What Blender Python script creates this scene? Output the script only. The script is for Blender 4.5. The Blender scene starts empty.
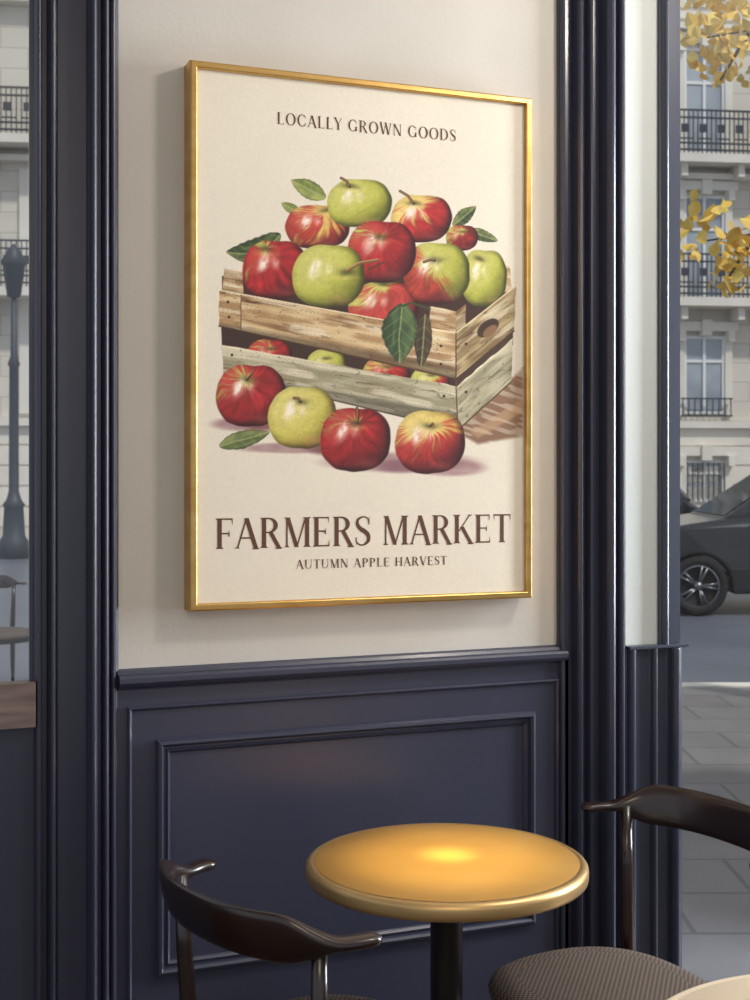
import bpy, math, random
import numpy as np
from mathutils import Vector, Matrix
random.seed(4); rng=np.random.RandomState(7)
scn=bpy.context.scene
try:
    scn.view_settings.view_transform='Standard'
except Exception: pass

def lin(c):
    return tuple((v/255/12.92 if v/255<=.04045 else ((v/255+.055)/1.055)**2.4) for v in c)
def mat(name,rgb,rough=.5,metal=0.,noise=None,bump=0.,bscale=60.,coat=0.,sheen=0.,stretch=(1,1,1)):
    m=bpy.data.materials.new(name); m.use_nodes=True
    nt=m.node_tree; b=nt.nodes['Principled BSDF']
    c=lin(rgb)
    b.inputs['Base Color'].default_value=(*c,1)
    b.inputs['Roughness'].default_value=rough
    b.inputs['Metallic'].default_value=metal
    if coat: b.inputs['Coat Weight'].default_value=coat; b.inputs['Coat Roughness'].default_value=.15
    if sheen: b.inputs['Sheen Weight'].default_value=sheen
    tc=nt.nodes.new('ShaderNodeTexCoord'); mp=nt.nodes.new('ShaderNodeMapping')
    nt.links.new(tc.outputs['Object'],mp.inputs['Vector']); mp.inputs['Scale'].default_value=stretch
    if noise:
        rgb2,sc=noise
        n=nt.nodes.new('ShaderNodeTexNoise'); n.inputs['Scale'].default_value=sc; n.inputs['Detail'].default_value=6
        nt.links.new(mp.outputs[0],n.inputs['Vector'])
        r=nt.nodes.new('ShaderNodeValToRGB'); r.color_ramp.elements[0].position=.35; r.color_ramp.elements[1].position=.65
        r.color_ramp.elements[0].color=(*c,1); r.color_ramp.elements[1].color=(*lin(rgb2),1)
        nt.links.new(n.outputs['Fac'],r.inputs['Fac']); nt.links.new(r.outputs[0],b.inputs['Base Color'])
    if bump:
        n=nt.nodes.new('ShaderNodeTexNoise'); n.inputs['Scale'].default_value=bscale; n.inputs['Detail'].default_value=4
        nt.links.new(mp.outputs[0],n.inputs['Vector'])
        bp=nt.nodes.new('ShaderNodeBump'); bp.inputs['Strength'].default_value=bump; bp.inputs['Distance'].default_value=.01
        nt.links.new(n.outputs['Fac'],bp.inputs['Height']); nt.links.new(bp.outputs[0],b.inputs['Normal'])
    return m
def brickmat(name,c1,c2,cm,scale,w,h,mortar,rough=.8,vertical=False,nz=.35):
    m=bpy.data.materials.new(name); m.use_nodes=True; nt=m.node_tree; b=nt.nodes['Principled BSDF']; b.inputs['Roughness'].default_value=rough
    tc=nt.nodes.new('ShaderNodeTexCoord'); mp=nt.nodes.new('ShaderNodeMapping'); nt.links.new(tc.outputs['Object'],mp.inputs[0])
    if vertical: mp.inputs['Rotation'].default_value=(math.pi/2,0,0)
    else: mp.inputs['Rotation'].default_value=(0,0,math.radians(21.74))
    br=nt.nodes.new('ShaderNodeTexBrick'); br.inputs['Scale'].default_value=scale; br.inputs['Brick Width'].default_value=w; br.inputs['Row Height'].default_value=h; br.inputs['Mortar Size'].default_value=mortar
    br.inputs['Color1'].default_value=(*lin(c1),1); br.inputs['Color2'].default_value=(*lin(c2),1); br.inputs['Mortar'].default_value=(*lin(cm),1)
    nt.links.new(mp.outputs[0],br.inputs[0])
    n=nt.nodes.new('ShaderNodeTexNoise'); n.inputs['Scale'].default_value=1.6; n.inputs['Detail'].default_value=8; nt.links.new(tc.outputs['Object'],n.inputs[0])
    mx=nt.nodes.new('ShaderNodeMix'); mx.data_type='RGBA'; mx.blend_type='MULTIPLY'; mx.inputs[0].default_value=nz
    nt.links.new(br.outputs[0],mx.inputs[6]); nt.links.new(n.outputs['Fac'],mx.inputs[7]); nt.links.new(mx.outputs[2],b.inputs['Base Color'])
    return m
def glassmat(name,tint=(.95,.97,1),refl=.05):
    m=bpy.data.materials.new(name); m.use_nodes=True; nt=m.node_tree; nt.nodes.clear()
    o=nt.nodes.new('ShaderNodeOutputMaterial'); mx=nt.nodes.new('ShaderNodeMixShader')
    t=nt.nodes.new('ShaderNodeBsdfTransparent'); t.inputs[0].default_value=(*tint,1)
    g=nt.nodes.new('ShaderNodeBsdfGlossy'); g.inputs['Roughness'].default_value=.02
    mx.inputs[0].default_value=refl
    nt.links.new(t.outputs[0],mx.inputs[1]); nt.links.new(g.outputs[0],mx.inputs[2]); nt.links.new(mx.outputs[0],o.inputs[0])
    return m

class MB:
    def __init__(s): s.v=[]; s.f=[]; s.m=[]; s.s=[]
    def add(s,vs,fs,m=0,sm=False):
        o=len(s.v); s.v+= [tuple(v) for v in vs]
        for f in fs: s.f.append(tuple(i+o for i in f)); s.m.append(m); s.s.append(sm)
    def box(s,x0,x1,y0,y1,z0,z1,m=0):
        vs=[(x,y,z) for z in(z0,z1) for y in(y0,y1) for x in(x0,x1)]
        s.add(vs,[(0,2,3,1),(4,5,7,6),(0,1,5,4),(2,6,7,3),(0,4,6,2),(1,3,7,5)],m)
    def prof(s,pts,z0,z1,m=0):
        n=len(pts); vs=[(x,y,z0) for x,y in pts]+[(x,y,z1) for x,y in pts]
        fs=[(i,(i+1)%n,n+(i+1)%n,n+i) for i in range(n)]
        fs+=[tuple(range(n))[::-1],tuple(range(n,2*n))]
        s.add(vs,fs,m)
    def lathe(s,pr,cx=0,cy=0,seg=64,m=0):
        vs=[];fs=[];n=len(pr)
        for k in range(seg):
            a=2*math.pi*k/seg
            for r,z in pr: vs.append((cx+r*math.cos(a),cy+r*math.sin(a),z))
        for k in range(seg):
            k2=(k+1)%seg
            for i in range(n-1): fs.append((k*n+i,k2*n+i,k2*n+i+1,k*n+i+1))
        s.add(vs,fs,m,True)
    def tube(s,path,rad,seg=12,m=0,cap=True):
        vs=[];fs=[];N=len(path)
        P=[Vector(p) for p in path]
        for i,p in enumerate(P):
            t=(P[min(i+1,N-1)]-P[max(i-1,0)]).normalized()
            up=Vector((0,0,1)) if abs(t.z)<.9 else Vector((1,0,0))
            a=t.cross(up).normalized(); b=a.cross(t).normalized()
            r=rad[i] if hasattr(rad,'__len__') else rad
            for k in range(seg):
                th=2*math.pi*k/seg; vs.append(p+a*r*math.cos(th)+b*r*math.sin(th))
        for i in range(N-1):
            for k in range(seg): fs.append((i*seg+k,i*seg+(k+1)%seg,(i+1)*seg+(k+1)%seg,(i+1)*seg+k))
        if cap: fs+=[tuple(range(seg)),tuple(range((N-1)*seg,N*seg))]
        s.add(vs,fs,m,True)
    def rectmould(s,x0,x1,z0,z1,pr,m=0):
        vs=[];fs=[]
        for o,y in pr: vs+=[(x0+o,y,z0+o),(x1-o,y,z0+o),(x1-o,y,z1-o),(x0+o,y,z1-o)]
        for i in range(len(pr)-1):
            for k in range(4): fs.append((i*4+k,i*4+(k+1)%4,(i+1)*4+(k+1)%4,(i+1)*4+k))
        s.add(vs,fs,m)
    def obj(s,name,mats,parent=None,loc=(0,0,0),rz=0,bevel=0,seg=2,sub=0):
        me=bpy.data.meshes.new(name); me.from_pydata(s.v,[],s.f); me.update()
        for mm in mats: me.materials.append(mm)
        me.polygons.foreach_set('material_index',s.m); me.polygons.foreach_set('use_smooth',s.s)
        import bmesh
        bm=bmesh.new(); bm.from_mesh(me); bmesh.ops.recalc_face_normals(bm,faces=bm.faces); bm.to_mesh(me); bm.free()
        ob=bpy.data.objects.new(name,me); scn.collection.objects.link(ob)
        ob.location=loc; ob.rotation_euler=(0,0,rz)
        if parent: ob.parent=parent
        if bevel:
            b=ob.modifiers.new('bevel','BEVEL'); b.width=bevel; b.segments=seg; b.limit_method='ANGLE'; b.angle_limit=math.radians(35)
        return ob
def empty(name,loc=(0,0,0),rz=0):
    e=bpy.data.objects.new(name,None); scn.collection.objects.link(e); e.location=loc; e.rotation_euler=(0,0,rz); e.empty_display_size=.1; return e
def bead(x0,x1,y,h,n=8):
    return [(x0+(x1-x0)*(1-math.cos(math.pi*i/n))/2, y-h*math.sin(math.pi*i/n)) for i in range(n+1)]

# ---------- camera ----------
YAW=math.radians(21.74)
FW=Vector((math.sin(YAW),math.cos(YAW),0)); RT=Vector((math.cos(YAW),-math.sin(YAW),0))
CAMP=Vector((0,-3,1.53))
cam=bpy.data.cameras.new('camera'); co=bpy.data.objects.new('camera',cam); scn.collection.objects.link(co)
co.location=CAMP; co.rotation_euler=(math.pi/2,0,-YAW); cam.lens=48.6; cam.sensor_width=36; cam.shift_y=-.035; cam.clip_end=300
cam.dof.use_dof=True; cam.dof.focus_distance=3.1; cam.dof.aperture_fstop=9
scn.camera=co
def S(r,d,z=0):  # street axes (street runs oblique to the cafe wall)
    p=Vector((0,-3,0))+FW*d+RT*r; return (p.x,p.y,z)

# ---------- materials ----------
M_pl=mat('plaster_greige',(206,201,194),.85,noise=((201,196,188),3),bump=.05,bscale=90)
M_pl2=mat('plaster_pale',(206,212,210),.8,bump=.05,bscale=90)
M_navy=mat('navy_satin_paint',(57,59,78),.34,noise=((52,54,72),2),bump=.03,bscale=40,coat=.25)
M_navyd=mat('navy_dark_paint',(56,60,76),.33,coat=.25)
M_gold=mat('gold_frame',(214,176,112),.34,1.,noise=((198,156,90),9),bump=.04,bscale=25,stretch=(1,1,3))
M_floor=mat('oak_floor_dark',(70,52,42),.4,noise=((50,36,28),4),stretch=(1,8,1))
M_ceil=mat('ceiling_paint',(225,222,215),.9)
M_glass=glassmat('window_glass')
M_sill=mat('wood_sill',(126,108,102),.45,noise=((100,86,80),6),stretch=(1,1,10))

# ---------- room ----------
b=MB(); b.box(.45,1.80,0,.06,1.0,3.3,0); b.box(.45,2.0,.001,.06,0,1.0,1); b.obj('wall_back',[M_pl,M_navy])
b=MB(); b.box(1.80,2.03,.0,.06,0,3.3,0); b.obj('wall_pier',[M_pl2])
b=MB(); b.box(-3,.45,-.0,.06,3.02,3.3); b.box(2.03,5,0,.06,3.02,3.3); b.obj('wall_header',[M_navy])
b=MB(); b.box(-3,5,-7,.06,-.12,0); b.obj('floor',[M_floor])
b=MB(); b.box(-3,5.1,-7,.06,3.3,3.4); b.obj('ceiling',[M_ceil])  # out of view; put in to cut sky light, extended rearward against the sun
b=MB(); b.box(5,5.1,-7,.06,0,3.3); b.obj('wall_right_sun_block',[M_pl])  # unseen solid wall, added to keep the sun out of the room

# wainscot
b=MB()
b.box(.57,1.72,-.008,.0,0,1.05,0)
rail=[(0,1.028),(-.012,1.030),(-.016,1.036),(-.03,1.040),(-.036,1.048),(-.036,1.058),(-.032,1.063),(-.016,1.065),(-.012,1.072),(0,1.076)]
n=len(rail); vs=[(.578,y,z) for y,z in rail]+[(1.705,y,z) for y,z in rail]
b.add(vs,[(i,(i+1)%n,n+(i+1)%n,n+i) for i in range(n)]+[tuple(range(n)),tuple(range(n,2*n))],0)
b.rectmould(.600,1.690,.10,.992,[(0,-.008),(.000,-.014),(.004,-.018),(.009,-.014),(.011,-.008)])
b.rectmould(.664,1.622,.385,.915,[(0,-.008),(0,-.016),(.004,-.024),(.010,-.026),(.015,-.020),(.018,-.012),(.022,-.012),(.026,-.017),(.031,-.012),(.033,-.008)])
b.box(.57,1.72,-.022,-.0,0,.10,0)
b.obj('trim_1',[M_navy])
# left pilaster
p=[(.402,.012),(.397,.010),(.397,-.012)]+bead(.399,.413,-.018,.012)+[(.414,-.006),(.424,-.006)]+bead(.426,.444,-.014,.024)+[(.446,-.020),(.507,-.020)]+bead(.509,.530,-.028,.030)+[(.532,-.026),(.538,-.026)]+bead(.540,.556,-.024,.022)+[(.558,-.020)]+bead(.560,.574,-.010,.016)+[(.581,-.006),(.581,.0),(.5,.012)]
b=MB(); b.prof(p,0,3.3); b.obj('trim_2',[M_navy])
# right pilaster
p=[(1.690,.0),(1.690,-.012)]+bead(1.692,1.706,-.012,.012)+[(1.708,-.008),(1.728,-.008)]+bead(1.730,1.750,-.016,.026)+[(1.752,-.02),(1.760,-.02)]+bead(1.762,1.776,-.024,.02)+[(1.778,-.022),(1.800,-.022)]+bead(1.802,1.832,-.036,.032,10)+[(1.834,-.03),(1.842,-.03)]+bead(1.844,1.864,-.028,.026)+[(1.868,-.012),(1.885,-.012),(1.885,.0)]
b=MB(); b.prof(p,0,3.3); b.obj('trim_3',[M_navy])
# low panel under pale pier
p=[(1.880,0),(1.880,-.010)]+bead(1.890,1.912,-.012,.018)+[(1.915,-.014),(1.955,-.014)]+bead(1.958,1.975,-.016,.016)+[(1.978,-.012),(2.010,-.012)]+bead(2.014,2.040,-.02,.022)+[(2.055,-.015),(2.062,.0)]
b=MB(); b.prof(p,0,1.055); b.box(1.888,2.068,-.030,0,1.055,1.064); b.obj('trim_4',[M_navyd],bevel=.002)
# right window
b=MB()
p=[(1.990,.05),(1.990,-.010)]+bead(1.994,2.012,-.012,.016)+[(2.014,-.014),(2.040,-.014),(2.046,.0),(2.060,.0),(2.060,.05)]
b.prof(p,1.064,3.02); b.box(2.03,2.064,.0,.05,0,1.064)
b.box(3.60,3.68,-.01,.05,0,3.02); b.box(2.03,3.68,-.01,.05,2.96,3.02); b.box(2.03,3.68,-.01,.05,0,.09)
b.box(3.68,5,0,.06,0,3.02)
b.box(2.06,3.6,.022,.026,.09,2.96,1)
b.obj('window_2',[M_navyd,M_glass])
# left window
b=MB()
b.box(.388,.399,-.004,.008,1.06,3.02); b.box(-1.4,-1.32,-.012,.05,0,3.02); b.box(-1.4,.398,-.012,.05,2.96,3.02)
b.box(-1.4,.398,-.03,.01,.965,1.062,2)
b.box(-1.4,.398,-.008,.01,0,.965); b.box(-3,-1.4,0,.06,0,3.02)
b.rectmould(-1.2,.30,.15,.86,[(0,-.008),(0,-.02),(.01,-.026),(.02,-.018),(.024,-.008)])
b.box(-1.32,.39,.002,.005,1.06,2.96,1)
b.obj('window_1',[M_navyd,M_glass,M_sill],bevel=.002)

# ---------- poster ----------
FX0,FX1,FZ0,FZ1=.731,1.591,1.203,2.433
poster=empty('framed_poster',((FX0+FX1)/2,0,(FZ0+FZ1)/2))
ox,oz=-(FX0+FX1)/2,-(FZ0+FZ1)/2
b=MB(); b.rectmould(FX0,FX1,FZ0,FZ1,[(0,-.001),(0,-.053),(.0015,-.0565),(.004,-.058),(.0135,-.058),(.0155,-.057),(.017,-.054),(.017,-.038)])
b.rectmould(FX0,FX1,FZ0,FZ1,[(0,-.001),(.017,-.001),(.017,-.038)])
fr=b.obj('frame',[M_gold],poster,(ox,0,oz))
# sheet, painted per vertex. The artwork was digitised from an oblique view of the sheet; 'scan' rectifies it.
SY=-.046; SD=3+SY
def scan(X,Z):
    r=X*math.cos(YAW)-SD*math.sin(YAW); d=X*math.sin(YAW)+SD*math.cos(YAW)
    return 375+1350*r/d, 465-(Z-1.53)*1350/d
def unscan(px,py):
    X=SD*math.tan(math.atan((px-375)/1350)+YAW); d=X*math.sin(YAW)+SD*math.cos(YAW)
    return X,1.53-(py-465)*d/1350
NX,NZ=640,920
xs=np.linspace(FX0+.014,FX1-.014,NX); zs=np.linspace(FZ0+.014,FZ1-.014,NZ)
GX,GZ=np.meshgrid(xs,zs); PX,PY=scan(GX,GZ)
_lat=rng.rand(128,128)
def noise(a,b_,seed=0):
    a=a+seed*17.3; b_=b_+seed*9.1
    ia=np.floor(a).astype(int); ib=np.floor(b_).astype(int); fa=a-ia; fb=b_-ib
    fa=fa*fa*(3-2*fa); fb=fb*fb*(3-2*fb)
    L=lambda i,j:_lat[i%128,j%128]
    return (L(ia,ib)*(1-fa)+L(ia+1,ib)*fa)*(1-fb)+(L(ia,ib+1)*(1-fa)+L(ia+1,ib+1)*fa)*fb
def C(*c): return np.array(c,float)/255
img=np.ones((NZ,NX,3))*C(229,220,203)
img*= (1+.015*(noise(PX*.03,PY*.03,1)-.5)+.012*(noise(PX*.6,PY*.6,2)-.5))[...,None]
def sst(e0,e1,x): t=np.clip((x-e0)/(e1-e0),0,1); return t*t*(3-2*t)
def blend(mask,col):
    global img
    mk=mask[...,None]; img=img*(1-mk)+np.clip(col,0,1)*mk
def ellm(cx,cy,rx,ry,rot=0,soft=.3):
    c,s_=math.cos(rot),math.sin(rot); dx=PX-cx; dy=PY-cy
    u=(dx*c+dy*s_)/rx; v=(-dx*s_+dy*c)/ry; return 1-sst(1-soft,1+soft*.3,np.sqrt(u*u+v*v))
def stroke(pts,w,col,soft=.6):
    m=np.zeros_like(PX); n=len(pts)-1
    for i in range(n):
        (x0,y0),(x1,y1)=pts[i],pts[i+1]; L2=(x1-x0)**2+(y1-y0)**2
        t=np.clip(((PX-x0)*(x1-x0)+(PY-y0)*(y1-y0))/L2,0,1)
        d=np.hypot(PX-x0-t*(x1-x0),PY-y0-t*(y1-y0))
        m=np.maximum(m,1-sst(w/2-soft/2,w/2+soft/2,d))
    blend(m,col*np.ones_like(img))
GR=[C(176,176,74),C(218,212,128),C(108,110,42)]
RED,DRED,YEL=C(178,44,44),C(80,18,26),C(218,182,96)
WX=(noise(PX*.11,PY*.11,31)-.5)*2.4; WY=(noise(PX*.11,PY*.11,37)-.5)*2.4
k_=[0]
def apple(x0,y0,x1,y1,cover,base=GR,stem=(.05,-.45),rdir=(.5,.3),red=RED,stemto=None,streak=.55,hl=(-.36,-.22),rot=0.,hs=1.):
    k_[0]+=1; sd=k_[0]
    cx,cy,rx,ry=(x0+x1)/2,(y0+y1)/2,(x1-x0)/2,(y1-y0)/2
    c,s_=math.cos(rot),math.sin(rot)
    dx=(PX+WX*.5-cx); dy=(PY+WY*.5-cy); u=(dx*c+dy*s_)/rx; v=(-dx*s_+dy*c)/ry
    an=np.arctan2(v,u)
    R=1-.07*np.exp(-((an+math.pi/2-.1)/.33)**2)+.02*np.cos(2*an+.6)-.035*np.exp(-((an-math.pi/2)/.5)**2)+.02*np.cos(4*an+math.pi)
    u=u/R; v=v/R; rr=np.sqrt(u*u+v*v)
    mask=1-sst(.98,1.02,rr)
    nz=np.sqrt(np.clip(1-rr*rr,0,1))
    lt=np.clip(-.45*u-.5*v+.74*nz,-.3,1)
    lt=lt+.14*(noise(u*2.6+v,v*3.2,sd+21)-.5)+.06*(noise(u*9,v*9,sd+22)-.5)
    lt=lt*.7+.3*(np.floor(lt*6)/6+sst(.55,1.,(lt*6)%1)/6)
    su,sv=stem; a=np.arctan2(v-sv,u-su); ds=np.hypot(u-su,v-sv)
    aw=a+.35*(noise(ds*2.5,a*1.5,sd+2)-.5)
    st=noise(aw*7,ds*1.0,sd)*.45+noise(aw*19,ds*2.2,sd+5)*.3+noise(u*3,v*3,sd+7)*.25
    side=u*rdir[0]+v*rdir[1]
    m=sst(.25,.75,cover+streak*(st-.5)*1.9+side*.9-.45*np.exp(-(ds/.28)**2))
    w=sst(.3,.95,lt)[...,None]; bs=base[0]*(1-w*.6)+base[1]*w*.6
    dk=np.clip((.46-lt)/.55,0,1)[...,None]
    bs=bs*(1-dk)+base[2]*dk
    rd=red*(.92+.75*(st-.5))[...,None]*np.ones_like(img)
    rw=sst(.66,1.0,lt)[...,None]*.6; rd=rd*(1-rw)+C(210,96,76)*rw
    rd=rd*(1-dk*.95)+DRED*dk*.95
    m=m[...,None]; col=bs*(1-m)+rd*m
    col=col*(1-.46*sst(.80,1.0,rr)*np.clip(.55+.6*u+.4*v,0.15,1))[...,None]
    bl=np.exp(-(((u-.38)/.38)**2+((v-.74)/.16)**2))*.30
    col=col*(1-bl[...,None]*.6)+bl[...,None]*C(216,136,110)*.75
    pit=np.exp(-(((u-su)/.24)**2+((v-sv)/.11)**2)); col=col*(1-.62*pit)[...,None]+(pit*.18)[...,None]*C(120,110,30)
    lip=np.exp(-(((u-su)/.30)**2+((v-sv-.17)/.07)**2))*.35; col=col*(1-lip[...,None])+C(232,204,128)*lip[...,None]
    brk=.6+.4*sst(.3,.6,noise(PX*.35+PY*.1,PY*.22,sd))
    h=np.exp(-(((u-hl[0]+.25*(v-hl[1]))/.16)**2+((v-hl[1])/.28)**2)**1.5)*.95*brk+np.exp(-(((u-hl[0]-.36)/.11)**2+((v-hl[1]+.02)/.2)**2)**1.3)*.5*brk
    h=np.clip(h*hs,0,.95)[...,None]; col=col*(1-h)+C(250,238,226)*h
    gr=(noise(PX*.8,PY*.8,sd+9)-.5)*.08+(noise(PX*.25,PY*.25,sd+12)-.5)*.06; col=col*(1+gr)[...,None]
    blend(mask,col)
    px,py=cx+rx*(su*c-sv*s_),cy+ry*(su*s_+sv*c)
    if stemto: stroke([(px,py+1),((px+stemto[0])/2+1,(py+stemto[1])/2-1),stemto],2.6,C(72,44,28)); stroke([(px-.6,py),((px+stemto[0])/2+.3,(py+stemto[1])/2-1.4),stemto],.8,C(170,130,80))
def leaf(x0,y0,x1,y1,w,c1=C(62,80,46),c2=C(128,138,76),bend=0.):
    L=math.hypot(x1-x0,y1-y0); ax,ay=(x1-x0)/L,(y1-y0)/L
    t=((PX-x0)*ax+(PY-y0)*ay)/L; s_=-(PX-x0)*ay+(PY-y0)*ax; s_=s_-bend*np.sin(np.clip(t,0,1)*math.pi)+WX*.4
    tt=np.clip(t,0,1); W=w*np.sin(math.pi*tt**.85)**.75*(1+.03*np.sin(t*46))+1e-3
    q=np.abs(s_)/W; mask=(1-sst(.9,1.06,q))*((t>0)&(t<1))
    f=np.clip(.5+.55*s_/W+1.1*(noise(t*5,s_*.3,3)-.5),0,1)[...,None]
    col=c1*f+c2*(1-f)
    vein=np.clip(np.exp(-(s_/.8)**2)*.7+.22*(np.sin(t*34-np.abs(s_)*.5)>.86),0,.7)[...,None]
    col=col*(1-vein)+C(170,172,116)*vein
    col=col*(1-.35*sst(.7,1,q))[...,None]
    blend(mask,col)
def quad(P,soft=.8,wob=0):
    m=np.ones_like(PX); n=len(P); area=sum(P[i][0]*P[(i+1)%n][1]-P[(i+1)%n][0]*P[i][1] for i in range(n)); sg=1 if area>0 else -1
    for i in range(n):
        (x0,y0),(x1,y1)=P[i],P[(i+1)%n]; L=math.hypot(x1-x0,y1-y0)
        d=sg*((x1-x0)*(PY+WY*wob-y0)-(y1-y0)*(PX+WX*wob-x0))/L; m=np.minimum(m,sst(-soft/2,soft/2,d))
    return m
def wood(P,c1,c2,c3,seed):
    (x0,y0),(x1,y1)=P[0],P[1]; L=math.hypot(x1-x0,y1-y0); ax,ay=(x1-x0)/L,(y1-y0)/L
    al=(PX-x0)*ax+(PY-y0)*ay; ac=-(PX-x0)*ay+(PY-y0)*ax
    n1=noise(al*.03,ac*.2,seed); n2=noise(al*.05,ac*.6,seed+3); n3=noise(al*.022,ac*.10,seed+6); n4=noise(al*.09,ac*.35,seed+11)
    f=sst(.25,.7,n1*.55+n2*.2+n4*.25)[...,None]; col=c2*f+c1*(1-f)
    g=(sst(.55,.85,n3)*.75*sst(.3,.6,n2*.5+n4*.5))[...,None]; col=col*(1-g)+c3*g
    wh=(sst(.58,.78,noise(al*.025,ac*.22,seed+14))*.6)[...,None]; col=col*(1-wh)+C(236,224,198)*wh
    gr=(np.abs(n2-.5)<.025)*.28; col=col*(1-gr)[...,None]
    m=quad(P,wob=.5)
    H=math.hypot(P[3][0]-x0,P[3][1]-y0); col=col*(1-.34*sst(H*.82,H,ac))[...,None]
    col=col*(1+.10*(1-sst(0,2.5,ac)))[...,None]
    blend(m,col)
WB=(C(214,188,144),C(170,134,94),C(116,78,50)); WG=(C(190,182,154),C(152,144,116),C(116,96,68)); WS=(C(188,168,126),C(144,124,86),C(104,70,46))
P=[(452,430),(523,368),(523,436),(478,444)]
sh=quad(P,5)*(.55+.45*sst(.35,.6,noise((PX+PY*.4)*.05,(PY-PX*.35)*.35,4))); blend(sh*.9,C(124,88,64)*np.ones_like(img))
blend(quad([(470,432),(523,398),(523,412),(478,438)],4)*.5,C(206,170,130)*np.ones_like(img))
for e in [(296,448,66,6),(400,462,84,11),(452,468,38,9),(244,424,36,8)]:
    blend(ellm(*e[:4],soft=.4)*.8*(.7+.3*noise(PX*.1,PY*.3,8)),C(150,108,114)*np.ones_like(img))
# crate interior & back posts
blend(quad([(222,276),(300,262),(500,268),(512,292),(456,338),(222,296)],1),C(62,38,30)*np.ones_like(img))
wood([(224,268),(243,272),(243,294),(222,290)],*WB,2)
wood([(492,262),(510,266),(512,294),(494,300)],*WB,3)
# leaves behind
leaf(281,235,226,252,14,C(52,70,42),C(112,122,66),bend=-9); leaf(326,198,291,180,9,C(112,128,62),C(166,172,98)); leaf(300,213,281,203,5,C(120,136,66),C(150,158,92))
leaf(453,226,476,206,7,C(50,66,42)); leaf(468,230,498,241,6,C(60,76,46))
apple(446,224,478,252,.9,red=C(140,36,36),hs=.4)
apple(391,193,452,244,.66,base=[YEL,C(236,214,140),C(156,110,48)],stem=(-.25,-.62),rdir=(.5,.35),stemto=(400,191))
apple(285,203,350,250,.62,base=[YEL,C(230,196,124),C(156,90,48)],stem=(.3,-.75),rdir=(-.2,.2),red=C(178,60,50),streak=.8)
apple(327,177,392,229,-.4,stem=(-.3,-.66),stemto=(341,178))
apple(461,247,507,309,-.35,stem=(-.2,-.66),rdir=(-.6,.1))
apple(348,280,419,334,.85,red=C(184,66,58),stem=(0,-.95),streak=.7)
apple(403,240,470,307,.42,stem=(-.05,-.42),rdir=(-.7,.6),red=C(170,62,50),stemto=(424,262),streak=.5)
apple(242,238,309,302,1.1,stem=(-.3,-.68),red=C(168,38,42))
apple(347,218,416,285,1.05,stem=(-.05,-.45),red=C(170,40,44))
apple(292,242,365,310,-.4,stem=(.5,-.12),rdir=(.2,.2))
stroke([(346,271),(360,263),(378,260)],2.8,C(120,80,52)); stroke([(346,270),(360,262),(378,259)],1.,C(186,150,100))
stroke([(384,262),(376,266),(368,270)],2.2,C(96,52,34))
blend(quad([(221,322),(456,374),(456,392),(222,350)],1),C(58,38,30)*np.ones_like(img))
def clipped(fn,maskP):
    global img
    old=img.copy(); fn(); m=quad(maskP)[...,None]; img=old*(1-m)+img*m
SL=[(223,326),(455,376),(455,388),(223,348)]
for a_ in [(246,338,292,375,1.0),(306,348,346,385,-.1),(362,355,410,395,.9),(410,365,450,400,.4)]:
    clipped(lambda a_=a_:apple(*a_,hs=.5),SL)
blend(quad([(456,372),(513,325),(513,345),(456,392)],1),C(70,48,36)*np.ones_like(img))
wood([(456,333),(516,286),(514,331),(456,379)],*WS,6)
wood([(456,387),(513,338),(511,382),(458,430)],*WG,7)
blend(ellm(488,328,13,7.5,-.66,.12),C(62,42,30)*np.ones_like(img)); blend(ellm(490,331,9,4.5,-.66,.2),C(132,98,68)*np.ones_like(img))
wood([(430,306),(456,311),(456,338),(430,334)],*WB,12); wood([(456,311),(466,304),(466,330),(456,338)],*WS,13)
wood([(219,290),(456,333),(456,379),(219,326)],*WB,8)
wood([(222,345),(456,386),(458,430),(224,374)],*WG,9)
wood([(219,290),(241,294),(241,331),(219,326)],*WB,15)
stroke([(241,294),(241,331)],.9,C(110,78,52))
for x,y in [(228,302),(229,317),(441,346),(441,364),(232,355),(444,396),(444,414),(466,344),(466,392)]:
    blend(ellm(x,y,1.6,1.6),C(56,38,30)*np.ones_like(img))
stroke([(219,290),(456,333),(516,286)],1.0,C(236,220,184)); stroke([(456,333),(456,379)],1.2,C(84,56,38)); stroke([(456,386),(458,430)],1.2,C(84,66,48))
stroke([(219,326),(456,379),(514,331)],1.4,C(72,48,34)); stroke([(224,374),(458,430),(511,382)],1.4,C(80,64,50))
leaf(425,314,421,368,9,C(60,48,36),C(84,70,48)); leaf(403,303,400,363,18,C(52,74,46),C(90,112,70),bend=2)
stroke([(402,306),(412,303),(430,309)],2.2,C(64,72,40))
leaf(219,446,270,432,9,C(88,104,60),C(140,146,90))
blend(ellm(266,424,30,8,soft=.5)*.7,C(116,64,68)*np.ones_like(img)); blend(ellm(332,448,28,9,soft=.5)*.7,C(108,62,64)*np.ones_like(img))
blend(ellm(402,466,32,8,soft=.5)*.7,C(128,84,96)*np.ones_like(img))
apple(216,362,286,429,1.05,stem=(-.12,-.5),red=C(172,42,46),stemto=(252,374))
apple(268,384,337,451,-.22,base=[C(198,188,88),C(228,216,140),C(136,116,50)],stem=(-.05,-.5),rdir=(.6,.4),stemto=(294,398))
apple(320,405,391,474,1.1,stem=(.05,-.52),red=C(160,34,38),stemto=(357,408))
apple(395,408,465,476,.62,base=[C(214,182,92),C(234,214,140),C(156,92,48)],stem=(.0,-.5),rdir=(.1,.75),red=C(178,52,48),stemto=(433,424),streak=.6)
gn=1+.035*(noise(PX*1.3,PY*1.3,50)-.5)+.015*(noise(PX*.4,PY*.4,51)-.5); img=img*gn[...,None]
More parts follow.
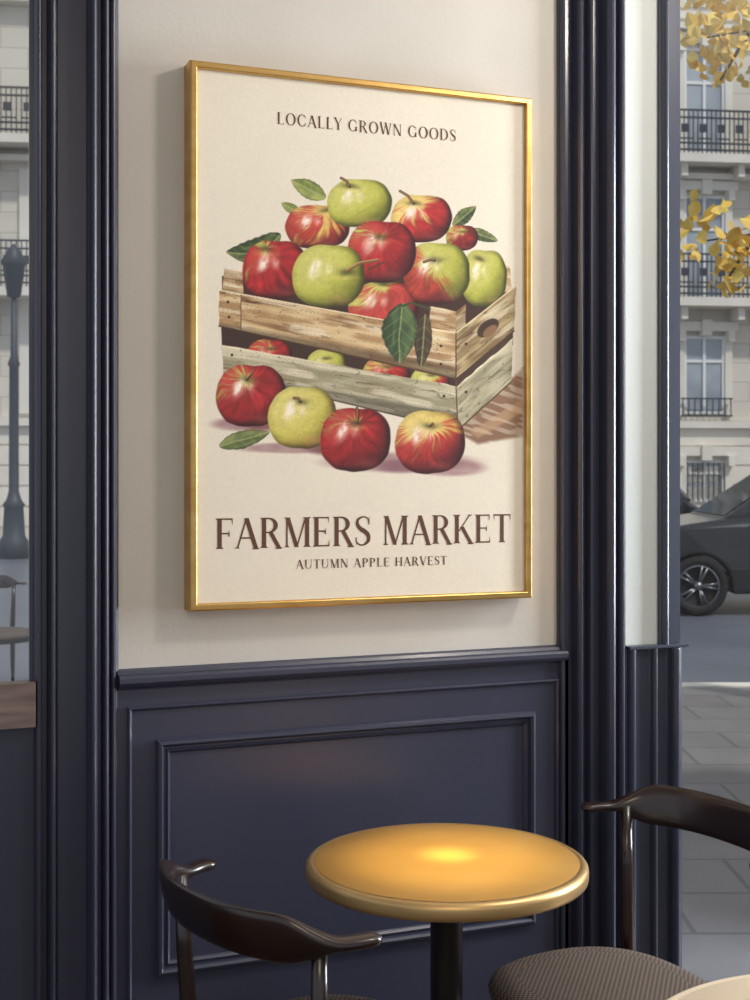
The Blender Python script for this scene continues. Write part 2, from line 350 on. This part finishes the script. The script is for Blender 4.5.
# build sheet mesh
me=bpy.data.meshes.new('sheet')
nv=NX*NZ; me.vertices.add(nv)
cov=np.stack([GX+ox,np.full_like(GX,SY),GZ+oz],-1).reshape(-1).astype(np.float32); me.vertices.foreach_set('co',cov)
I=np.arange(nv).reshape(NZ,NX); q=np.stack([I[:-1,:-1],I[:-1,1:],I[1:,1:],I[1:,:-1]],-1).reshape(-1)
nf=(NX-1)*(NZ-1); me.loops.add(nf*4); me.polygons.add(nf)
me.loops.foreach_set('vertex_index',q.astype(np.int32)); me.polygons.foreach_set('loop_start',(np.arange(nf)*4).astype(np.int32))
me.update(calc_edges=True)
img=np.clip(img,0,1); li=np.where(img<=.04045,img/12.92,((img+.055)/1.055)**2.4)
ca=me.color_attributes.new('paint','FLOAT_COLOR','POINT')
ca.data.foreach_set('color',np.concatenate([li,np.ones((NZ,NX,1))],-1).reshape(-1).astype(np.float32))
M_sheet=mat('printed_paper',(255,255,255),.75); nt=M_sheet.node_tree
at=nt.nodes.new('ShaderNodeAttribute'); at.attribute_name='paint'; nt.links.new(at.outputs['Color'],nt.nodes['Principled BSDF'].inputs['Base Color'])
me.materials.append(M_sheet); so=bpy.data.objects.new('sheet',me); scn.collection.objects.link(so); so.parent=poster
# lettering: hand-drawn roman capitals
T,t_=.155,.05
class G:
    def __init__(s): s.p=[]
    def v(s,x,y0=0,y1=1,w=T,ser=3):
        s.p.append([(x-w/2,y0),(x+w/2,y0),(x+w/2,y1),(x-w/2,y1)])
        e=.075
        if ser&1: s.p.append([(x-w/2-e,y0),(x+w/2+e,y0),(x+w/2,y0+.06),(x-w/2,y0+.06)])
        if ser&2: s.p.append([(x-w/2-e,y1),(x+w/2+e,y1),(x+w/2,y1-.06),(x-w/2,y1-.06)])
        return s
    def d(s,x0,y0,x1,y1,w,s0=0,s1=0):
        s.p.append([(x0-w/2,y0),(x0+w/2,y0),(x1+w/2,y1),(x1-w/2,y1)])
        for f,x,y,g in((s0,x0,y0,.045),(s1,x1,y1,-.045)):
            if f: s.p.append([(x-w/2-.07,y),(x+w/2+.07,y),(x+w/2,y+g),(x-w/2,y+g)])
        return s
    def h(s,x0,x1,y,w=t_): s.p.append([(x0,y-w/2),(x1,y-w/2),(x1,y+w/2),(x0,y+w/2)]); return s
    def tip(s,x,y,dy,w=.05): s.p.append([(x-w,y),(x,y),(x,y+dy),(x-.012,y+dy)]); return s
    def a(s,cx,cy,rx,ry,a0,a1,tv=T,th=t_,n=28):
        for i in range(n):
            q=[]
            for k,o in((i,0),(i+1,0),(i+1,1),(i,1)):
                an=math.radians(a0+(a1-a0)*k/n); q.append((cx+(rx-o*tv)*math.cos(an),cy+(ry-o*th)*math.sin(an)))
            s.p.append(q)
        return s
    def c(s,pts,ws):
        P=[];W=[]
        for i in range(len(pts)-1):
            p0,p1,p2,p3=[pts[max(0,min(len(pts)-1,i+k))] for k in(-1,0,1,2)]
            for j in range(6):
                t=j/6; P.append(tuple(.5*(2*p1[k]+(p2[k]-p0[k])*t+(2*p0[k]-5*p1[k]+4*p2[k]-p3[k])*t*t+(3*p1[k]-p0[k]-3*p2[k]+p3[k])*t**3) for k in(0,1))); W.append(ws[i]*(1-t)+ws[i+1]*t)
        P.append(pts[-1]); W.append(ws[-1]); L=[];Rr=[]
        for i in range(len(P)):
            a=P[max(0,i-1)]; b2=P[min(len(P)-1,i+1)]; dx,dy=b2[0]-a[0],b2[1]-a[1]; l=math.hypot(dx,dy)
            nx,ny=-dy/l*W[i]/2,dx/l*W[i]/2; L.append((P[i][0]+nx,P[i][1]+ny)); Rr.append((P[i][0]-nx,P[i][1]-ny))
        for i in range(len(P)-1): s.p.append([L[i],L[i+1],Rr[i+1],Rr[i]])
        return s
GL={
'A':(G().d(.08,0,.40,1,.06,1,0).d(.40,1,.74,0,.16,0,1).h(.17,.64,.34),.84),
'C':(G().a(.46,.5,.43,.51,42,318).tip(.80,.66,.24).tip(.80,.34,-.24),.86),
'D':(G().v(.16).a(.36,.5,.48,.5,-90,90).h(.16,.37,.977).h(.16,.37,.023),.92),
'E':(G().v(.16).h(.16,.60,.975,.05).h(.16,.50,.52).h(.16,.62,.025,.05).tip(.62,1,-.2).tip(.64,0,.22).tip(.51,.42,.2),.72),
'F':(G().v(.16).h(.16,.60,.975,.05).h(.16,.50,.50).tip(.62,1,-.22).tip(.51,.40,.2),.68),
'G':(G().a(.46,.5,.43,.51,42,330).tip(.80,.66,.24).v(.78,.05,.42,.12,2),.94),
'H':(G().v(.16).v(.74).h(.16,.74,.51),.90),
'K':(G().v(.16).d(.24,.42,.68,1,.055,0,1).d(.36,.58,.72,0,.16,0,1),.84),
'L':(G().v(.16).h(.16,.60,.025,.05).tip(.62,0,.24),.68),
'M':(G().v(.14,w=.06).d(.17,1,.50,.0,.15).d(.50,0,.83,1,.06).v(.88),1.04),
'N':(G().v(.14,w=.055).d(.16,1,.74,0,.16).v(.76,w=.055,ser=2),.92),
'O':(G().a(.48,.5,.45,.51,0,360,n=44),.96),
'P':(G().v(.16).a(.34,.735,.32,.265,-90,90).h(.16,.35,.977).h(.16,.35,.49),.72),
'R':(G().v(.16).a(.34,.745,.32,.255,-90,90).h(.16,.35,.977).h(.16,.38,.51).d(.40,.51,.70,0,.16,0,1),.82),
'S':(G().c([(.53,.76),(.48,.93),(.30,.98),(.12,.89),(.10,.72),(.21,.58),(.36,.49),(.50,.36),(.51,.17),(.36,.035),(.20,.03),(.07,.12),(.04,.27)],[.02,.04,.05,.09,.13,.15,.16,.15,.13,.06,.05,.04,.02]).tip(.555,.72,.26).tip(.07,.28,-.26,.04),.62),
'T':(G().v(.38,ser=1).h(.04,.72,.975,.05).tip(.73,1,-.22).tip(.07,1,-.22,.04),.76),
'U':(G().v(.14,.35,1,ser=2).v(.72,.35,1,.055,ser=2).a(.41,.36,.335,.37,180,360,tv=.10),.86),
'V':(G().d(.10,1,.42,0,.16,1,0).d(.42,0,.72,1,.06,0,1),.80),
'W':(G().d(.10,1,.36,0,.15,1,0).d(.36,0,.60,1,.06).d(.58,1,.84,0,.15,1,0).d(.84,0,1.08,1,.06,0,1),1.16),
'Y':(G().d(.08,1,.37,.48,.15,1,0).d(.37,.48,.66,1,.055,0,1).v(.37,0,.5,ser=1),.74),
' ':(G(),.36)}
M_ink=mat('brown_ink',(92,58,46),.8)
def text(name,s,pxl,pyb,pxr,pyt,track):
    X0,Zb=unscan(pxl,pyb); X1,_=unscan(pxr,pyb); _,Zt=unscan(pxl,pyt); H=Zt-Zb
    tot=sum(GL[c][1]+track for c in s)-track; kx=(X1-X0)/tot
    b=MB(); x=0; k=0
    for c in s:
        g,w=GL[c]
        for q in g.p:
            y=SY-.0006-.000004*(k%5); k+=1
            b.add([(X0+(x+a)*kx+ox,y,Zb+bb*H+oz) for a,bb in q],[(0,1,2,3)])
        x+=w+track
    b.obj(name,[M_ink],poster)
text('title_lettering','FARMERS MARKET',215,549,511,518.5,.03)
text('heading_lettering','LOCALLY GROWN GOODS',277,124,456,112,.10)
text('subtitle_lettering','AUTUMN APPLE HARVEST',296,569,447,560,.12)

# ---------- furniture ----------
M_top=mat('brass_table_top',(206,158,84),.36,.3,noise=((198,150,78),5),bump=.02,bscale=30)
M_edge=mat('brass_edge',(216,180,124),.38,.8)
M_blk=mat('black_column',(24,20,22),.3,coat=.3)
M_cream=mat('cream_table_top',(226,208,182),.4)
def table(name,x,y,R,h,mt,me_):
    e=empty(name,(x,y,0))
    b=MB(); b.lathe([(0,h),(R-.018,h),(R-.013,h+.0012),(R-.009,h+.001),(R-.004,h-.002),(R-.001,h-.006),(R,h-.011),(R,h-.024),(R-.001,h-.029),(R-.005,h-.033),(R-.012,h-.035),(R-.03,h-.035),(0,h-.035)],seg=128)
    o=b.obj('edge',[me_],e)
    b=MB(); b.lathe([(0,h+.0015),(R-.020,h+.0015),(R-.0185,h+.0006)],seg=128); b.obj('top',[mt],e)
    b=MB(); b.lathe([(0,h-.036),(.06,h-.036),(.06,h-.041),(.036,h-.045),(.033,h-.05),(.033,.05),(.038,.035),(.06,.026),(.12,.016),(.13,.008),(.13,0),(0,0)],seg=48); b.obj('pedestal',[M_blk],e)
    return e
table('bistro_table',1.154,-.499,.287,.726,M_top,M_edge)
table('bistro_table',1.318,-1.548,.325,.722,M_cream,M_cream)

M_wal=mat('dark_walnut',(44,25,20),.26,noise=((28,16,14),5),bump=.02,coat=.5,stretch=(1,1,6))
M_seat=bpy.data.materials.new('woven_seat_fabric'); M_seat.use_nodes=True
nt=M_seat.node_tree; bs_=nt.nodes['Principled BSDF']; bs_.inputs['Roughness'].default_value=.8
tc=nt.nodes.new('ShaderNodeTexCoord'); ck=nt.nodes.new('ShaderNodeTexChecker'); ck.inputs['Scale'].default_value=150
ck.inputs[1].default_value=(*lin((112,96,84)),1); ck.inputs[2].default_value=(*lin((58,48,44)),1)
nt.links.new(tc.outputs['Object'],ck.inputs[0]); nt.links.new(ck.outputs[0],bs_.inputs['Base Color'])
bp=nt.nodes.new('ShaderNodeBump'); bp.inputs['Strength'].default_value=.5; bp.inputs['Distance'].default_value=.004; nt.links.new(ck.outputs[1],bp.inputs['Height']); nt.links.new(bp.outputs[0],bs_.inputs['Normal'])
def chair(name,x,y,rz,z0=0,sy=0.):
    e=empty(name,(x,y,z0),rz)
    b=MB(); N=72; seg=20; vs=[];fs=[]
    def pth(t):
        th=math.pi*t; X=.27*math.copysign(abs(math.cos(th))**.85,math.cos(th)); Y=-.16-.20*math.sin(th)**.9
        return Vector((X,Y,0))
    for i in range(N+1):
        t=i/N; p=pth(t); tg=(pth(min(1,t+.01))-pth(max(0,t-.01))).normalized(); nrm=Vector((-tg.y,tg.x,0))
        e_=min(t,1-t)
        w=sst(.10,.27,np.array(e_)).item()
        hh=.0105*(1-w)+.045*w; hw=.021*(1-w)+.012*w
        endr=min(1,(e_/.018))**.5 if e_<.018 else 1
        hh*=max(endr,.15); hw*=max(endr,.15)
        zc=.738+.002*w-.006*(1-w); lean=.012*w
        for k in range(seg):
            a=2*math.pi*k/seg; ca_,sa=math.cos(a),math.sin(a)
            ca_=math.copysign(abs(ca_)**.75,ca_); sa=math.copysign(abs(sa)**.75,sa)
            q=p+nrm*(hw*ca_)+Vector((0,-lean*sa,zc+hh*sa)); vs.append(q)
    for i in range(N):
        for k in range(seg): fs.append((i*seg+k,i*seg+(k+1)%seg,(i+1)*seg+(k+1)%seg,(i+1)*seg+k))
    fs+=[tuple(range(seg)),tuple(range(N*seg,(N+1)*seg))]
    b.add(vs,fs,0,True); b.obj('backrest',[M_wal],e)
    for i,sx in enumerate((1,-1)):
        b=MB(); b.tube([(sx*.232,-.262,.735),(sx*.226,-.258,.60),(sx*.216,-.250,.44),(sx*.226,-.268,.2),(sx*.24,-.29,0)],[.013,.0155,.018,.016,.011],16); b.obj('leg_%d'%(i+1),[M_wal],e)
        b=MB(); b.tube([(sx*.165,.125+sy,.405),(sx*.172,.132+sy,.2),(sx*.18,.14+sy,0)],[.018,.016,.011],16); b.obj('leg_%d'%(i+3),[M_wal],e)
    def ring(k,z): 
        out=[]
        for j in range(64):
            a=2*math.pi*j/64; c,s_=math.cos(a),math.sin(a)
            out.append((.235*k*math.copysign(abs(c)**.8,c),-.01+sy+.225*k*math.copysign(abs(s_)**.8,s_),z))
        return out
    R=[ring(.05,.449),ring(.5,.449),ring(.8,.446),ring(.92,.441),ring(.98,.432),ring(1.,.42),ring(.985,.408),ring(.93,.404),ring(.1,.404)]
    vs=sum(R,[]); fs=[(i*64+j,i*64+(j+1)%64,(i+1)*64+(j+1)%64,(i+1)*64+j) for i in range(len(R)-1) for j in range(64)]+[tuple(range(64)),tuple(range((len(R)-1)*64,len(R)*64))]
    b=MB(); b.add(vs,fs,0,True); b.obj('seat',[M_seat],e)
    b=MB(); vs=ring(.93,.403)+ring(.90,.375); fs=[(j,(j+1)%64,64+(j+1)%64,64+j) for j in range(64)]+[tuple(range(64)),tuple(range(64,128))]
    b.add(vs,fs); b.tube([(.2,-.25,.385),(0,-.2,.39),(-.2,-.25,.385)],.012); b.obj('seat_rail',[M_wal],e)
    return e
chair('dining_chair',.936,-.578,math.radians(-74),sy=-.065)
chair('dining_chair',1.484,-.553,math.radians(97.6))
sp=S(-2.5,9.0); chair('dining_chair',sp[0],sp[1],math.radians(200),-.018)

# ---------- street ----------
M_stone=brickmat('limestone_facade',(224,217,203),(217,210,196),(192,185,172),1.,1.1,.42,.012,.9,vertical=True,nz=.12)
M_stone2=mat('limestone_trim',(232,227,215),.9,noise=((222,215,202),1.4))
M_iron=mat('wrought_iron',(52,56,66),.5)
M_wing=mat('facade_glass',(120,132,144),.15,noise=((176,184,190),.6))
M_white=mat('white_joinery',(232,232,228),.6)
M_road=mat('asphalt_wet',(112,116,128),.38,noise=((98,102,114),.7),bump=.1)
M_pave=brickmat('pavement_stone',(150,146,146),(140,135,132),(112,110,112),1.,.62,.42,.010,.45,nz=.5)
M_black=mat('car_paint_black',(16,17,21),.15,.2,coat=1.)
M_cg=mat('car_glass',(60,68,74),.05)
M_tyre=mat('tyre',(22,22,24),.8); M_rim=mat('alloy_rim',(130,132,136),.3,1.); M_lampm=mat('headlamp',(210,215,220),.1)
def ground(name,r0,r1,d0,d1,z0,z1,m):
    b=MB(); P=[S(r0,d0)[:2],S(r1,d0)[:2],S(r1,d1)[:2],S(r0,d1)[:2]]; b.prof(P,z0,z1); return b.obj(name,[m])
b=MB(); P=[(-14,.065),(16,.065),S(20,9.4)[:2],S(-16,9.4)[:2]]; b.prof(P,-.2,-.02); b.obj('pavement',[M_pave])
ground('road',-22,26,9.6,25,-.3,-.13,M_road)
ground('pavement',-22,26,25.02,31,-.3,-.02,M_pave)
ground('curb',-16,20,9.42,9.58,-.2,-.012,M_stone2)
be=empty('building',S(0,28.5,-.02),-YAW+math.radians(7))
b=MB(); b.box(-20,20,0,1.2,0,19,0)
for z in (2.35,4.95,8.0,11.2,14.4): b.box(-20,20,-.16,0,z,z+.16,1)
for z in (7.72,10.95): b.box(-20,20,-.3,0,z,z+.12,1)
for z in np.arange(.3,2.3,.42): b.box(-20,20,-.02,0,z,z+.36,1)
cols=[7.2+2.62*k for k in range(-10,5)]
rows=[(.75,1.65),(2.66,4.35),(5.15,7.4),(8.3,10.6),(11.5,13.8)]
g=MB(); w=MB(); ir=MB()
for cx in cols:
    for (z0,z1) in rows:
        b.box(cx-.62,cx-.46,-.1,0,z0-.05,z1+.18,1); b.box(cx+.46,cx+.62,-.1,0,z0-.05,z1+.18,1); b.box(cx-.72,cx+.72,-.18,0,z1+.1,z1+.3,1)
        b.box(cx-.11,cx+.11,-.24,0,z1+.0,z1+.34,1)
        for sx in (-.62,.48): b.box(cx+sx,cx+sx+.14,-.26,0,z1-.12,z1+.1,1)
        g.box(cx-.46,cx+.46,-.02,0,z0,z1)
        for xx in (-.46,-.03,.40): w.box(cx+xx,cx+xx+.06,-.06,-.02,z0,z1)
        for zz in (z0,z0+(z1-z0)*.66,z1-.06): w.box(cx-.46,cx+.46,-.05,-.02,zz,zz+.06)
    for k in range(9): ir.box(cx-.55+k*.135,cx-.53+k*.135,-.22,-.2,2.6,2.98)
    for zz in (2.6,2.97): ir.box(cx-.58,cx+.58,-.23,-.19,zz,zz+.03)
    for k in range(8): ir.box(cx-.42+k*.118,cx-.40+k*.118,-.14,-.12,.75,1.6)
    b.box(cx+1.2,cx+1.42,-.08,0,2.6,7.6,1)
for z in (5.11,8.16):
    b.box(-20,20,-.75,0,z-.18,z,1)
    for cx in cols:
        for sx in (-.7,.56): b.box(cx+sx,cx+sx+.14,-.6,0,z-.45,z-.18,1)
    for k in range(400):
        x=-20+k*.1; ir.box(x,x+.022,-.72,-.70,z,z+.92)
        if k%4==0: ir.box(x,x+.3,-.72,-.70,z+.3,z+.33); ir.box(x+.05,x+.22,-.725,-.695,z+.45,z+.62)
    for zz in (z+.06,z+.2,z+.74,z+.9): ir.box(-20,20,-.73,-.69,zz,zz+.035)
b.obj('facade',[M_stone,M_stone2],be); g.obj('panes',[M_wing],be); w.obj('joinery',[M_white],be); ir.obj('railings',[M_iron],be)
def car(name,r,d,z=-.13,rot=0.):
    e=empty(name,S(r,d,z),-YAW+rot)
    def arch(cx,R=.37,n=12): return [(cx+R*math.cos(math.pi*i/n),.30+R*math.sin(math.pi*i/n)*1.0) for i in range(n,-1,-1)]
    pr=[(-2.25,.32),(-2.28,.55),(-2.22,.80),(-2.05,.92),(-1.6,1.0),(-1.05,1.08),(-.2,1.12),(1.2,1.16),(2.0,1.14),(2.2,1.02),(2.28,.7),(2.24,.34)]
    bot=[(-2.25,.24)]+[(-1.79,.24)]+arch(-1.42)+[(-1.05,.24),(1.03,.24)]+arch(1.4)+[(1.77,.24),(2.24,.24)]
    P=bot+pr[::-1]; n=len(P); b=MB(); W=.9
    vs=[(x,-W+(.06 if z_>1 else 0),z_) for x,z_ in P]+[(x,W-(.06 if z_>1 else 0),z_) for x,z_ in P]
    b.add(vs,[(i,(i+1)%n,n+(i+1)%n,n+i) for i in range(n)]+[tuple(range(n)),tuple(range(n,2*n))])
    b.obj('body',[M_black],e,bevel=.045,seg=3)
    b=MB()
    Q=[(-1.15,1.06),(-.35,1.58),(.1,1.65),(1.3,1.63),(1.8,1.48),(2.14,1.1)]
    vs=[(x,s_*(.83-(z_-1.06)*.33),z_) for s_ in(-1,1) for x,z_ in Q]; n=6
    b.add(vs,[(i,(i+1)%n,n+(i+1)%n,n+i) for i in range(n)]+[tuple(range(n)),tuple(range(n,2*n))]); b.obj('cabin',[M_black],e,bevel=.05,seg=3)
    b=MB()
    for s_ in(-1,1):
        f=lambda x,z_:(x,s_*(.845-(z_-1.06)*.33),z_)
        for q in ([(-.88,1.13),(-.28,1.53),(.30,1.57),(.30,1.13)],[(.40,1.13),(.40,1.57),(1.25,1.55),(1.25,1.13)],[(1.34,1.13),(1.34,1.54),(1.66,1.44),(1.86,1.15)]):
            b.add([f(*t) for t in q],[(0,1,2,3)])
    b.add([(-1.10,-.72,1.10),(-1.10,.72,1.10),(-.42,.62,1.555),(-.42,-.62,1.555)],[(0,1,2,3)])
    b.obj('glazing',[M_cg],e)
    for i,(wx,wy) in enumerate([(-1.42,-.80),(1.4,-.80),(-1.42,.80),(1.4,.80)]):
        b=MB(); sg=-1 if wy<0 else 1
        def ringy(R,y,n=36): return [(wx+R*math.cos(2*math.pi*k/n),y,.33+R*math.sin(2*math.pi*k/n)) for k in range(n)]
        pr2=[(.0,-.1),(.30,-.1),(.33,-.07),(.33,.07),(.315,.105),(.235,.105),(.225,.06),(0,.06)]
        vs=[]
        for R_,yo in pr2: vs+=ringy(R_,wy+sg*yo)
        b.add(vs,[(a*36+k,a*36+(k+1)%36,(a+1)*36+(k+1)%36,(a+1)*36+k) for a in range(7) for k in range(36)],0,True)
        for k in range(5):
            for dd in(-.09,.09):
                a=2*math.pi*k/5+dd; a2=2*math.pi*k/5+dd*1.6
                b.tube([(wx+.03*math.cos(a),wy+sg*.09,.33+.03*math.sin(a)),(wx+.225*math.cos(a2),wy+sg*.095,.33+.225*math.sin(a2))],.014,6,1)
        b.tube([(wx,wy+sg*.06,.33),(wx,wy+sg*.105,.33)],.05,16,1)
        vs=ringy(.235,wy+sg*.098)+ringy(.215,wy+sg*.10); b.add(vs,[(k,(k+1)%36,36+(k+1)%36,36+k) for k in range(36)],1)
        b.obj('wheel_%d'%(i+1),[M_tyre,M_rim],e)
    b=MB()
    for s_ in(-1,1):
        b.box(-2.27,-2.0,s_*.70-.14,s_*.70+.14,.70,.84); b.box(-.75,-.6,s_*.98-.1,s_*.98+.1,1.08,1.22,1)
        for x in(-.1,.95): b.box(x,x+.18,s_*.91-.012,s_*.91+.012,.92,.95,2)
    b.box(-2.31,-2.2,-.45,.45,.50,.72,1); b.obj('fittings',[M_lampm,M_black,M_rim],e,bevel=.01)
    return e
car('car',4.97,15.7)
car('car',2.75,21.5)
l=S(-6.42,24)
e=empty('street_lamp',(l[0],l[1],-.13))
b=MB(); b.lathe([(0,0),(.26,0),(.26,.3),(.2,.4),(.17,.9),(.2,.95),(.13,1.05),(.09,1.2),(.08,3.4),(.11,3.45),(.06,3.6),(.05,4.6),(0,4.62)],seg=20); b.lathe([(0,4.6),(.12,4.65),(.2,5.2),(.24,5.25),(.1,5.5),(0,5.6)],seg=8); b.obj('post',[M_iron],e)
# tree with autumn leaves
M_bark=mat('bark',(84,72,62),.9,bump=.5,bscale=20); M_leaf=mat('autumn_leaf',(248,220,118),.6,noise=((240,194,72),9))
e=empty('autumn_tree',S(3.3,8.2,-.02)); o0=Vector(S(3.3,8.2,0))
b=MB()
def L3(r,d,z):
    p=Vector(S(r,d,z))-o0; return p
b.tube([L3(3.3,8.2,0),L3(3.3,8.2,1.5),L3(3.25,8.2,3.2),L3(3.15,8.3,5.2),L3(3.1,8.2,6.5)],[.16,.13,.11,.08,.03],12)
br=[((3.28,8.2,2.2),(2.7,8.0,2.98),(1.92,7.9,2.86)),((2.5,7.95,2.95),(2.2,7.9,2.85),(2.05,7.9,2.62)),((3.25,8.2,2.9),(2.8,7.9,4.2),(1.92,7.8,4.02)),((2.6,7.9,4.2),(2.2,7.9,4.1),(2.02,7.9,3.8)),((3.2,8.2,3.5),(2.7,8.3,4.6),(1.98,8.2,4.4)),((3.15,8.3,4.2),(3.6,8.3,5.2),(4.3,8.1,5.4)),((3.25,8.2,3.0),(3.9,8.6,4.0),(4.6,8.7,4.2))]
for a_ in br: b.tube([L3(*p_) for p_ in a_],[.04,.016,.005],8)
b.obj('trunk',[M_bark],e)
b=MB()
def lf(p,s_):
    q=Matrix.Rotation(random.uniform(0,6.28),3,'Z')@Matrix.Rotation(random.uniform(-1.1,1.1),3,'X')@Matrix.Rotation(random.uniform(0,6.28),3,'Y')
    pts=[(0,-.5,0),(.26,-.32,.05),(.40,.0,.08),(.22,.32,.04),(0,.6,0),(-.22,.32,.04),(-.40,.0,.08),(-.26,-.32,.05)]
    vs=[p+q@(Vector(t)*s_) for t in pts]; b.add(vs,[(0,1,2,3,4),(0,4,5,6,7)])
for (r,d,z,n,sr,sz) in [(1.95,7.9,3.02,20,.12,.03),(2.04,7.9,2.87,44,.13,.06),(2.14,7.9,2.68,50,.08,.07),(1.98,7.8,3.98,36,.13,.05),(2.1,8.0,3.92,34,.07,.08),(2.1,8.0,4.14,60,.14,.10),(2.05,8.2,4.42,110,.2,.14),(2.7,8.1,4.6,90,.35,.3),(4.3,8.1,5.4,90,.5,.4),(3.1,8.2,6.2,150,.7,.5),(4.6,8.7,4.2,70,.4,.3),(2.9,8.2,5.4,110,.6,.4)]:
    for _ in range(n): lf(L3(r+random.gauss(0,sr),d+random.gauss(0,.15),z+random.gauss(0,sz)),random.uniform(.06,.11))
b.obj('leaves',[M_leaf],e)

# ---------- light ----------
wd=bpy.data.worlds.new('world'); scn.world=wd; wd.use_nodes=True
bg=wd.node_tree.nodes['Background']; bg.inputs[0].default_value=(.86,.92,1.0,1); bg.inputs[1].default_value=.64
sl=bpy.data.lights.new('sun','SUN'); sl.energy=2.1; sl.angle=.05; sl.color=(1,.93,.82)
so_=bpy.data.objects.new('sun',sl); scn.collection.objects.link(so_); dv=(FW*.55-RT*.45+Vector((0,0,-.85))); so_.rotation_euler=dv.to_track_quat('-Z','Y').to_euler()
def area(name,loc,tgt,sx,sy,en,col):
    l=bpy.data.lights.new(name,'AREA'); l.shape='RECTANGLE'; l.size=sx; l.size_y=sy; l.energy=en; l.color=col
    o=bpy.data.objects.new(name,l); scn.collection.objects.link(o); o.location=loc
    o.rotation_euler=(Vector(tgt)-Vector(loc)).to_track_quat('-Z','Y').to_euler(); return o
area('daylight_area_light',(4.7,-1.0,1.9),(1.2,-.1,1.5),.7,2.2,190,(.90,.95,1))
area('warm_area_light',(.0,-3.9,3.0),(1.1,0,1.5),1.2,1.2,26,(1,.80,.58))
area('frame_shadow_area_light',(2.5,-1.5,3.2),(1.1,0,1.7),.3,.3,26,(1,.90,.78))  # unseen overhead light, added so the frame casts its shadow leftwards
def spot(name,loc,tgt,en,ang,col,rad=.03):
    l=bpy.data.lights.new(name,'SPOT'); l.energy=en; l.spot_size=math.radians(ang); l.spot_blend=1; l.color=col; l.shadow_soft_size=rad
    o=bpy.data.objects.new(name,l); scn.collection.objects.link(o); o.location=loc; o.rotation_euler=(Vector(tgt)-Vector(loc)).to_track_quat('-Z','Y').to_euler()
b=MB(); b.lathe([(.03,3.26),(.05,3.262),(.055,3.30),(0,3.30)],1.154,-.499,24); b.obj('added_downlight',[M_blk])  # unseen fixture, invented as a source for the added table spots
spot('added_table_spot',(1.154,-.499,3.24),(1.165,-.49,.7),400,12.5,(1,.80,.34))  # added unseen spot for the warm glow on the table
spot('added_table_pin',(1.154,-.499,3.24),(1.170,-.475,.7),800,3.0,(1,.86,.36))  # added unseen narrow beam; its pool stands for the tabletop's bright highlight
